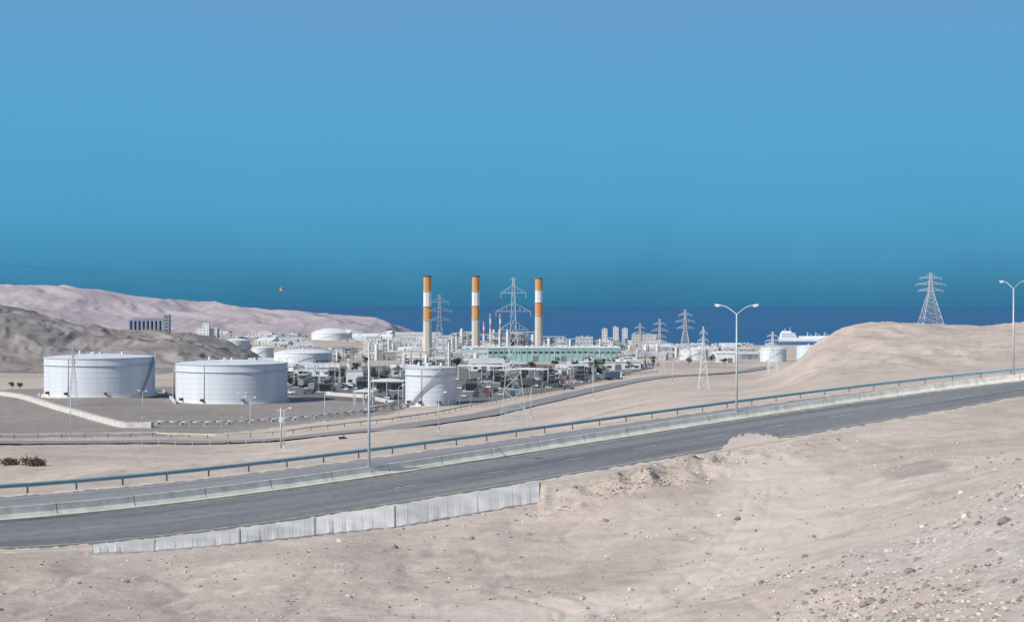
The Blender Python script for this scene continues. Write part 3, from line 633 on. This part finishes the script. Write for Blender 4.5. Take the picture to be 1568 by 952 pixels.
for a in[(362,1450,42,518,(0.48,0.57,0.59)),(402,1150,34,530,(0.70,0.71,0.70)),(464,820,88,534,(0.74,0.75,0.75)),(630,1300,42,530,W1),
         (1062,1050,44,532,(0.70,0.70,0.70)),(1184,1000,40,531,(0.62,0.68,0.72)),(1238,1100,36,528,(0.56,0.66,0.72)),(1140,1150,24,539,W1),(1098,1180,20,539,(.62,.67,.7)),(585,1400,22,524,W1),
         (440,1600,24,522,W1),(905,900,18,550,W1)]: tank(*a)
tank(508,2000,62,502,(0.74,0.74,0.72),'domed_storage_shed',.24)
building(*at(566,2050),66,20,11,pal[1],0.05,'vault','storage_shed'); building(*at(640,2200),70,24,12,pal[1],0.05,'gable','storage_shed')
bld(300,332,503,520,1900,pal[0],'flat','factory_building'); bld(310,320,495,520,1895,pal[1],'flat','factory_tower',.8)
bld(703,722,508,530,1500,pal[2],'flat'); 
x,y,z=at(228,2250); mb=MB(); g1=mat('silo_concrete',(0.23,0.26,0.33),.9,var=.1)
for k in range(9):
    for j in range(2): mb.cyl((x+(k-4.6)*6.6,y+j*7,z-3),2.3,2.3,21,g1,16)
mb.box((x-1.5,y+3.5,z+18.0),(62,10,2.2),g1); mb.box((x+28,y+3,z-3),(9,11,31),g1); mb.box((x-1,y+3.5,z+20.3),(50,3,2.0),g1); mb.bar((x+30,y,z),(x+45,y,z+5),1,g1)
for k in range(5): mb.box((x+28,y-2.55,z+3+k*5),(5,.15,1.6),winm)
mb.obj('grain_silo_block',(x,y,z))
# power station turbine hall
x,y,z=at(828,1010); hallc=mat('hall_green',(0.27,0.43,0.42),.7,var=.08,scale=.2,streak=True); hallt=mat('hall_trim',(0.62,0.67,0.66),.7); mb=MB()
wd=112; zt=-(533-HV)/F*1010; H=zt-z
mb.box((x,y+12,z-2),(wd,24,H+2),hallc,0.04); mb.box((x,y+12,z+H+.003),(wd+1,25,.8),hallt,0.04)
for k in range(28):
    a=-wd/2+(k+.5)*wd/28; mb.box((x+a,y-.15+a*.04,z),(.3,.3,H-.1),hallt if k%4==0 else hallc,0.04); mb.box((x+a+2,y-.08+a*.04,z+H*.62),(2.4,.2,1.4),winm,0.04)
    if k%5==2: mb.box((x+a+2,y-.1+a*.04,z),(3,.25,4),doorm,0.04)
    if k%3!=1: mb.box((x+a,y+12,z+H+.81),(1.6,5,.9),hallt,.04)
mb.obj('turbine_hall',(x,y,z))
bld(700,748,536,556,990,(0.42,0.58,0.57),'flat','turbine_annex',.5)
for u,d,w,h in((690,1150,20,17),(710,1170,20,20),(745,1160,20,19),(776,1150,26,20),(800,1160,22,21),(845,1180,22,17),(870,1250,18,15),(712,1230,20,20),(790,1240,20,17)):
    x,y,z=at(u,d); process_unit(x,y,z,w,12,h,random.choice([(0.42,0.44,0.44),(0.50,0.46,0.40),(0.30,0.42,0.42)]),'boiler_structure')
for u0,u1,vt,d,c in((922,930,504,1900,pal[3]),(939,947,501,1900,pal[7]),(953,961,503,1920,pal[5]),(968,982,512,1950,pal[2]),(882,908,516,1800,pal[4]),(985,1005,512,1800,pal[2]),(850,868,519,1750,pal[0]),(668,694,514,1800,pal[1]),(560,584,515,1700,pal[3]),(612,634,517,1650,pal[7])):
    bld(u0,u1,vt,0,d,c)
for k in range(32):
    d=random.uniform(850,2000); u=random.choice([random.uniform(530,700),random.uniform(560,700),random.uniform(850,1020),random.uniform(450,1040)])
    x,y,z=at(u,d); 
    if 940<d<1120 and 690<u<970: continue
    h=min(random.uniform(6,16)*(0.65+d/3500),max(4,-(capv(u)-HV)/F*d-z)); process_unit(x,y,z,random.uniform(8,20),random.uniform(6,12),h,random.choice([(0.54,0.50,0.43),(0.42,0.39,0.35),(0.60,0.60,0.57),(0.48,0.40,0.31),(0.25,0.25,0.25)]))
for k in range(150):
    d=float(np.exp(random.uniform(math.log(720),math.log(2450)))); u=random.uniform(400,1185)
    if d<900 and (u<430): continue
    if 930<d<1100 and 690<u<975: continue
    if d<1100 and u>1000 and random.random()<.7: continue
    x,y,z=at(u,d); w=random.uniform(7,22)*(0.6+d/2400); h=random.uniform(2.6,5.2)*(0.8+d/3500); h=min(h,max(2.6,-(capv(u)-HV)/F*d-z))
    building(x,y,z,w,w*random.uniform(.4,.9),h,random.choice(pal),random.uniform(-.5,.5),random.choice(['flat','flat','gable']))
for k in range(18):
    d=random.uniform(1400,2450); u=random.uniform(330,470); x,y,z=at(u,d)
    building(x,y,z,random.uniform(15,36),15,random.uniform(3.5,6),random.choice(pal),random.uniform(-.3,.3),'flat')
for u0,u1,vt,d,c,rf in((445,470,574,640,pal[4],'flat'),(530,556,568,620,pal[5],'flat'),(845,870,567,690,pal[1],'flat'),(960,985,552,760,pal[0],'flat'),(1098,1125,541,950,pal[0],'gable'),(600,625,564,720,pal[8],'flat')):
    bld(u0,u1,vt,0,d,c,rf,'yard_building')
cpw=mat('canopy_roof_white',(0.72,0.73,0.73),.6,var=.06)
def canopy(u0,u1,vt,d,dp,name='carport_canopy'):
    x,y,z=at((u0+u1)/2,d); w=(u1-u0)/F*d; top=-(vt-HV)/F*d; h=max(3.2,min(6,top-z)); mb=MB()
    mb.prism((x,y+dp/2,z+h),[(-w/2,0),(w/2,0),(w/2,.18),(0,.7),(-w/2,.18)],dp,cpw)
    nx=max(2,int(w/5))
    for k in range(nx+1):
        for b in(.3,dp-.3): mb.box((x-w/2+.3+(w-.6)*k/nx,y+b,z-.5),(.25,.25,h+.5),galv)
    mb.obj(name,(x,y,z))
canopy(566,618,584,468,9); canopy(540,572,600,440,5); canopy(700,775,560,640,9); canopy(776,840,566,600,8); canopy(445,500,568,660,9); canopy(860,930,560,700,9)
trm=mat('transformer_grey',(0.10,0.12,0.13),.6,var=.15); ins=mat('insulator_brown',(0.14,0.08,0.06),.4)
def transformer(x,y,z):
    mb=MB(); mb.box((x,y,z-.3),(6,4,.6),bund); mb.box((x,y,z+.3),(4.2,2.4,3),trm); mb.bar((x-2,y+.6,z+4.3),(x+2,y+.6,z+4.3),.5,trm,10)
    for k in range(8): mb.box((x-1.9+k*.55,y-1.6,z+.6),(.12,.8,2.4),trm)
    for k in range(3): mb.bar((x-1.3+k*1.3,y-.4,z+3.3),(x-1.5+k*1.5,y-.7,z+5.2),.16,ins,8,.07)
    mb.obj('power_transformer',(x,y,z))
def gantry(x,y,z,w,h):
    mb=MB(); 
    for a in(-w/2,0,w/2):
        for b in(-.4,.4): mb.bar((x+a+b,y,z-.5),(x+a,y,z+h),.09,galv)
        for k in range(5): mb.bar((x+a-.4*(1-k/5),y,z+h*k/5),(x+a+.4*(1-(k+1)/5),y,z+h*(k+1)/5),.05,galv,3)
    for zz in(h,h-.8): mb.bar((x-w/2,y,z+zz),(x+w/2,y,z+zz),.08,galv)
    for k in range(int(w/1.2)): mb.bar((x-w/2+k*1.2,y,z+h-.8*(k%2)),(x-w/2+k*1.2+1.2,y,z+h-.8*((k+1)%2)),.05,galv,3)
    for k in range(6): q=x-w/2+(k+.5)*w/6; mb.bar((q,y,z+h-.8),(q,y,z+h-2.2),.09,ins,6); mb.bar((q,y,z+1),(q,y,z+3.6),.12,ins,6); mb.box((q,y,z-.3),(.6,.6,1.3),bund)
    mb.obj('switchyard_gantry',(x,y,z))
for k in range(26):
    u=random.uniform(445,610) if k<15 else random.uniform(720,900); d=random.uniform(500,760); transformer(*at(u,d))
for k in range(14):
    u=random.uniform(450,640) if k<8 else random.uniform(860,1010); d=random.uniform(560,850); gantry(*at(u,d),18,random.uniform(7,10))
# ------------------------------------------------------------------ vehicles
tyre=mat('tyre_rubber',(0.02,0.02,0.02),.9); 
cpaint=[mat('car_paint_%d'%i,c,.35,.1,var=.03,spec=.5) for i,c in enumerate([(0.72,0.72,0.72),(0.74,0.74,0.73),(0.05,0.05,0.06),(0.25,0.26,0.28),(0.25,0.05,0.04),(0.08,0.12,0.20),(0.55,0.56,0.57),(0.04,0.04,0.04),(0.10,0.10,0.11)])]
def wheels(mb,x,y,z,rot,xs,w,r):
    cr,sr=math.cos(rot),math.sin(rot)
    for a in xs:
        for s_ in(-1,1):
            p=(x+a*cr-s_*w*sr,y+a*sr+s_*w*cr,z+r); q=(x+a*cr-s_*(w-.25)*sr,y+a*sr+s_*(w-.25)*cr,z+r); mb.bar(q,p,r,tyre,14)
def car(x,y,z,rot,m):
    mb=MB(); body=[(-2.2,.35),(2.15,.35),(2.2,.7),(1.95,.92),(0.95,1.0),(-1.7,1.02),(-2.2,.9)]; cab=[(1.0,.98),(.35,1.45),(-1.1,1.48),(-1.75,1.0)]
    mb.prism((x,y,z),body,1.76,m,rot); mb.prism((x,y,z+.005),cab,1.5,winm,rot); mb.prism((x,y,z+.02),[(.33,1.44),(-1.08,1.47),(-1.0,1.53),(.25,1.51)],1.46,m,rot)
    for a in(-.35,): mb.prism((x,y,z),[(a-.05,1.0),(a+.05,1.0),(a+.05,1.46),(a-.05,1.46)],1.54,m,rot)
    wheels(mb,x,y,z,rot,(-1.35,1.35),.9,.33); mb.obj('parked_car',(x,y,z))
def truck(x,y,z,rot,m,c2):
    mb=MB(); mb.prism((x,y,z),[(2.2,.6),(4.2,.6),(4.25,1.5),(4.0,2.7),(2.2,2.75)],2.3,m,rot); mb.prism((x,y,z),[(3.2,1.6),(4.28,1.6),(4.08,2.5),(3.2,2.5)],2.34,winm,rot)
    mb.prism((x,y,z),[(-4.2,.9),(2.0,.9),(2.0,3.3),(-4.2,3.3)],2.45,c2,rot); mb.prism((x,y,z),[(-4.2,.6),(3.9,.6),(3.9,.85),(-4.2,.85)],1.2,dark,rot)
    wheels(mb,x,y,z,rot,(-3,-1.9,3.1),1.15,.5); mb.obj('parked_truck',(x,y,z))
for u0,u1,d,st in((566,618,473,3.0),(445,560,640,3.6),(450,560,600,4.5),(480,612,560,5.5),(700,770,645,3.0),(700,770,500,3.4),(705,840,540,3.6),(710,800,470,4),(780,935,620,4.0),(800,930,690,3.6),(860,950,580,5),(620,700,620,4.2)):
    x0,y0,_=at(u0,d); x1=(u1-CU)/F*d; x=x0
    while x<x1:
        if random.random()<.78:
            yy=y0+random.uniform(-1,1); zz=gz(x,yy)+.02
            if random.random()<.14: truck(x,yy,zz,random.uniform(1.3,1.8),random.choice(cpaint[:2]),random.choice([cpw,cpaint[6],cpaint[3],cpaint[2]])); x+=2
            else: car(x,yy,zz,1.57+random.uniform(-.15,.15)+(math.pi if random.random()<.5 else 0),random.choice(cpaint))
        x+=st
for k in range(40):
    u=random.uniform(440,960); d=random.uniform(470,780); x,y,z=at(u,d)
    if u<620 and d<520: continue
    rt=random.uniform(-.4,.4); pc=random.choice(cpaint)
    if k%4==0: truck(x,y,z+.02,rt,pc,random.choice([cpw,dark,cpaint[5]]))
    else: car(x,y,z+.02,rt,pc)
# ------------------------------------------------------------------ trees and shrubs
leafA=mat('foliage_dark',(0.035,0.06,0.025),.9,var=.3,scale=1.5); leafB=mat('foliage_light',(0.08,0.11,0.05),.9,var=.3,scale=1.5); bark=mat('tree_bark',(0.16,0.12,0.09),.95); dry=mat('dry_scrub',(0.10,0.085,0.05),.95,var=.3); dry2=mat('dry_scrub_light',(0.2,0.17,0.11),.95,var=.3)
def tree(x,y,z,h,name='acacia_tree',nl=420):
    mb=MB(); mb.bar((x,y,z-.3),(x+.1*h*.3,y,z+h*.45),.05*h*.6,bark,8,.03*h*.5); cs=[]
    for k in range(8):
        a=k*2.4; r=h*.3*random.uniform(.4,1); c=(x+r*math.cos(a),y+r*math.sin(a),z+h*random.uniform(.5,.92)); mb.bar((x+.03*h,y,z+h*.35),c,.02*h,bark,5,.006*h); cs.append((c,h*random.uniform(.13,.24)))
    for k in range(nl):
        c,r=random.choice(cs); v=Vector((random.gauss(0,1),random.gauss(0,1),random.gauss(0,.7))); v=v.normalized()*r*random.uniform(.3,1.1); p=Vector(c)+v; s_=h*random.uniform(.03,.055)
        a=Vector((random.gauss(0,1),random.gauss(0,1),random.gauss(0,1))).normalized(); b=a.orthogonal().normalized()
        mb.add([p-a*s_,p+b*s_*.7,p+a*s_,p-b*s_*.7],[(0,1,2,3)],leafA if random.random()<.65 else leafB)
    mb.obj(name,(x,y,z))
for u,d,h in((575,640,6),(592,650,7),(486,780,7),(494,790,7),(910,700,8),(922,710,7),(935,760,7),(560,900,7),(640,800,7),(850,800,7),(700,800,7),(530,700,5),(1000,800,6),(1090,900,6),(430,800,6),(965,700,5),(515,850,6),(815,730,6),(768,820,7),(880,760,6),(610,700,6),(1110,800,5),(1055,820,5),(30,560,3),(18,570,3),(390,900,6),(660,760,7),(545,760,6),(900,820,7),(945,850,6)):
    x,y,z=at(u,d); tree(x,y,z,h)
def shrub(x,y,z,r):
    mb=MB()
    for k in range(60):
        a=random.uniform(0,6.28); e=random.uniform(.1,1.3); L=r*random.uniform(.6,1.1); q=(x+L*math.cos(a)*math.cos(e)*1.3,y+L*math.sin(a)*math.cos(e),z+L*math.sin(e)*.8); mb.bar((x,y,z),q,.012,dry,3)
        for j in range(9):
            p=Vector(q)+Vector((random.gauss(0,.14*r),random.gauss(0,.14*r),random.gauss(0,.12*r))); s_=.06*r+.03; a_=Vector((random.gauss(0,1),random.gauss(0,1),random.gauss(0,1))).normalized(); b=a_.orthogonal().normalized()
            mb.add([p-a_*s_,p+b*s_,p+a_*s_,p-b*s_],[(0,1,2,3)],dry if random.random()<.7 else dry2)
    mb.obj('desert_shrub',(x,y,z))
for u,v,r in((14,712,1.1),(46,713,1.3),(58,714,.9)): x,y,z=site(u,v,150); shrub(x,y,z,r)
for u,v,r in((525,672,.6),(350,680,.5)): x,y,z=site(u,v,150); shrub(x,y,z,r)
# ------------------------------------------------------------------ ship
def ship(u,d,L,name='ferry_ship'):
    x=(u-CU)/F*d; mb=MB(); hw_=mat('ship_white',(0.80,0.80,0.80),.5); hb=mat('ship_hull_blue',haze_tint((0.10,0.2,0.3),d,12000),.5)
    z=SEA; mb.prism((x,d,z),[(-L/2+3,0),(L/2-8,0),(L/2,9),(-L/2,8)],18,hw_); mb.prism((x,d,z),[(-L/2+3.3,-.1),(L/2-8.3,-.1),(L/2-7,2),(-L/2+2.6,2)],18.3,hb)
    mb.prism((x,d,z),[(-L/2+4,8),(-L/2+L*.30,8),(-L/2+L*.27,19),(-L/2+6,19)],15,hw_); mb.prism((x,d,z),[(-L/2+8,19),(-L/2+L*.22,19),(-L/2+L*.20,23),(-L/2+9,23)],13,hw_)
    mb.cyl((x-L/2+L*.12,d,z+23),2.5,2,5,hb,12); mb.bar((x-L/2+L*.2,d,z+22),(x-L/2+L*.2,d,z+31),.4,hw_)
    mb.prism((x,d,z),[(-L/2+L*.34,8),(L/2-12,9),(L/2-14,13),(-L/2+L*.34,12)],14,hw_)
    for k in range(3): mb.bar((x-L*.02+k*L*.14,d,z+12),(x-L*.02+k*L*.14,d,z+20),.6,hw_); mb.bar((x-L*.02+k*L*.14,d,z+19),(x-L*.02+k*L*.14+9,d,z+14),.4,hw_)
    for j in range(3):
        for k in range(9): mb.box((x-L/2+8+k*3.2,d-7.5-.05,z+9.5+j*3.2),(1.6,.2,1.2),winm)
    mb.obj(name,(x,d,z))
ship(1238,2950,126)
# ------------------------------------------------------------------ stones
stA=mat('stone_pale',(0.54,0.48,0.42),.95,var=.2,scale=3); stB=mat('stone_dark',(0.24,0.205,0.18),.95,var=.25,scale=3)
mb=MB(); ico=[(-.53,0,.85),(.53,0,.85),(-.53,0,-.85),(.53,0,-.85),(0,.85,.53),(0,.85,-.53),(0,-.85,.53),(0,-.85,-.53),(.85,.53,0),(-.85,.53,0),(.85,-.53,0),(-.85,-.53,0)]
icf=[(0,4,1),(0,9,4),(9,5,4),(4,5,8),(4,8,1),(8,10,1),(8,3,10),(5,3,8),(5,2,3),(2,7,3),(7,10,3),(7,6,10),(7,11,6),(11,0,6),(0,1,6),(6,1,10),(9,0,11),(9,11,2),(9,2,5),(7,2,11)]
NS=12000; bu=rng.uniform(-100,1700,NS); dd_=np.exp(rng.uniform(math.log(24),math.log(112),NS)); 
side=np.where(rng.rand(NS)<.40)[0]; bu[side]=rng.uniform(1180,1700,len(side)); dd_[side]=rng.uniform(24,60,len(side))
bk=np.where(rng.rand(NS)<.12)[0]; bu[bk]=rng.normal(990,120,len(bk)); dd_[bk]=np.interp(bu[bk],bN,RN[:,1])-rng.uniform(2,14,len(bk))
xs=(bu-CU)/F*dd_; zs=ground(xs,dd_); lim=np.interp(bu,bN,RN[:,1])-4.6; cl=fbm(xs/5,dd_/5,3,15)
for i in range(NS):
    if dd_[i]>lim[i]: continue
    if cl[i]<-0.05 and random.random()<.7: continue
    s_=0.025+0.06*random.random()**3+(0.15*random.random() if random.random()<.03 else 0)
    s_*= (0.7+dd_[i]/100)
    a=random.uniform(0,6.28); ca,sa=math.cos(a),math.sin(a); sx_,sy_,sz_=s_*random.uniform(.7,1.3),s_*random.uniform(.6,1.1),s_*random.uniform(.4,.8)
    vs=[]
    for p in ico:
        j=random.uniform(.75,1.2); px,py,pz=p[0]*sx_*j,p[1]*sy_*j,p[2]*sz_*j; vs.append((xs[i]+px*ca-py*sa,dd_[i]+px*sa+py*ca,zs[i]+pz+sz_*.25))
    mb.add(vs,icf,stA if random.random()<.5 else stB)
mb.obj('scattered_stones')
# ------------------------------------------------------------------ light, sky, camera
sd=Vector((-0.74,-0.60,0.68)).normalized(); el=math.asin(sd.z); az=math.atan2(sd.x,sd.y)
sl=bpy.data.lights.new('sun','SUN'); sl.energy=4.4; sl.angle=math.radians(.53); sl.color=(1.0,0.955,0.895); so=bpy.data.objects.new('sun',sl); so.rotation_euler=sd.to_track_quat('Z','Y').to_euler(); bpy.context.scene.collection.objects.link(so)
w=bpy.data.worlds.new('World'); bpy.context.scene.world=w; w.use_nodes=True; N=w.node_tree.nodes; L=w.node_tree.links; bg=N['Background']; bg.inputs[1].default_value=0.13
sk=N.new('ShaderNodeTexSky'); sk.sky_type='NISHITA'; sk.sun_disc=False; sk.sun_elevation=el; sk.sun_rotation=az%(2*math.pi); sk.dust_density=1.0; sk.ozone_density=1.5; sk.altitude=100
tc=N.new('ShaderNodeTexCoord'); sp=N.new('ShaderNodeSeparateXYZ'); L.new(tc.outputs['Generated'],sp.inputs[0])
cr=N.new('ShaderNodeValToRGB'); E=cr.color_ramp.elements
stops=[(0.0,(0.026,0.175,0.325)),(0.012,(0.032,0.205,0.370)),(0.035,(0.050,0.280,0.490)),(0.065,(0.067,0.340,0.575)),(0.12,(0.086,0.365,0.625)),(0.17,(0.110,0.355,0.625)),(0.215,(0.137,0.338,0.60)),(0.40,(0.12,0.30,0.58))]
E[0].position=stops[0][0];E[0].color=(*stops[0][1],1);E[1].position=stops[-1][0];E[1].color=(*stops[-1][1],1)
for p,c in stops[1:-1]: e=E.new(p); e.color=(*c,1)
nzs=N.new('ShaderNodeTexNoise'); nzs.inputs['Scale'].default_value=9; nzs.inputs['Detail'].default_value=5; L.new(tc.outputs['Generated'],nzs.inputs[0])
ma=N.new('ShaderNodeMath'); ma.operation='MULTIPLY_ADD'; L.new(nzs.outputs[0],ma.inputs[0]); ma.inputs[1].default_value=0.03; L.new(sp.outputs['Z'],ma.inputs[2])
mb_=N.new('ShaderNodeMath'); mb_.operation='SUBTRACT'; L.new(ma.outputs[0],mb_.inputs[0]); mb_.inputs[1].default_value=0.015
L.new(mb_.outputs[0],cr.inputs[0]); sc_=N.new('ShaderNodeVectorMath'); sc_.operation='SCALE'; sc_.inputs['Scale'].default_value=1/0.13; L.new(cr.outputs[0],sc_.inputs[0])
mr=N.new('ShaderNodeMapRange'); mr.inputs['From Min'].default_value=.25; mr.inputs['From Max'].default_value=.5; mr.inputs['To Min'].default_value=.03; mr.inputs['To Max'].default_value=1; L.new(sp.outputs['Z'],mr.inputs['Value'])
mx=N.new('ShaderNodeMixRGB'); L.new(mr.outputs[0],mx.inputs[0]); L.new(sc_.outputs[0],mx.inputs[1]); L.new(sk.outputs[0],mx.inputs[2]); L.new(mx.outputs[0],bg.inputs[0])
cd=bpy.data.cameras.new('camera'); cd.lens=50; cd.sensor_width=36; cd.clip_end=400000; cd.clip_start=.5; co=bpy.data.objects.new('camera',cd); co.location=(0,0,0)
co.rotation_euler=(math.radians(90)-8/F,0,0); bpy.context.scene.collection.objects.link(co); bpy.context.scene.camera=co
sc=bpy.context.scene; sc.view_settings.view_transform='Standard'; sc.view_settings.look='None'; sc.view_settings.exposure=0
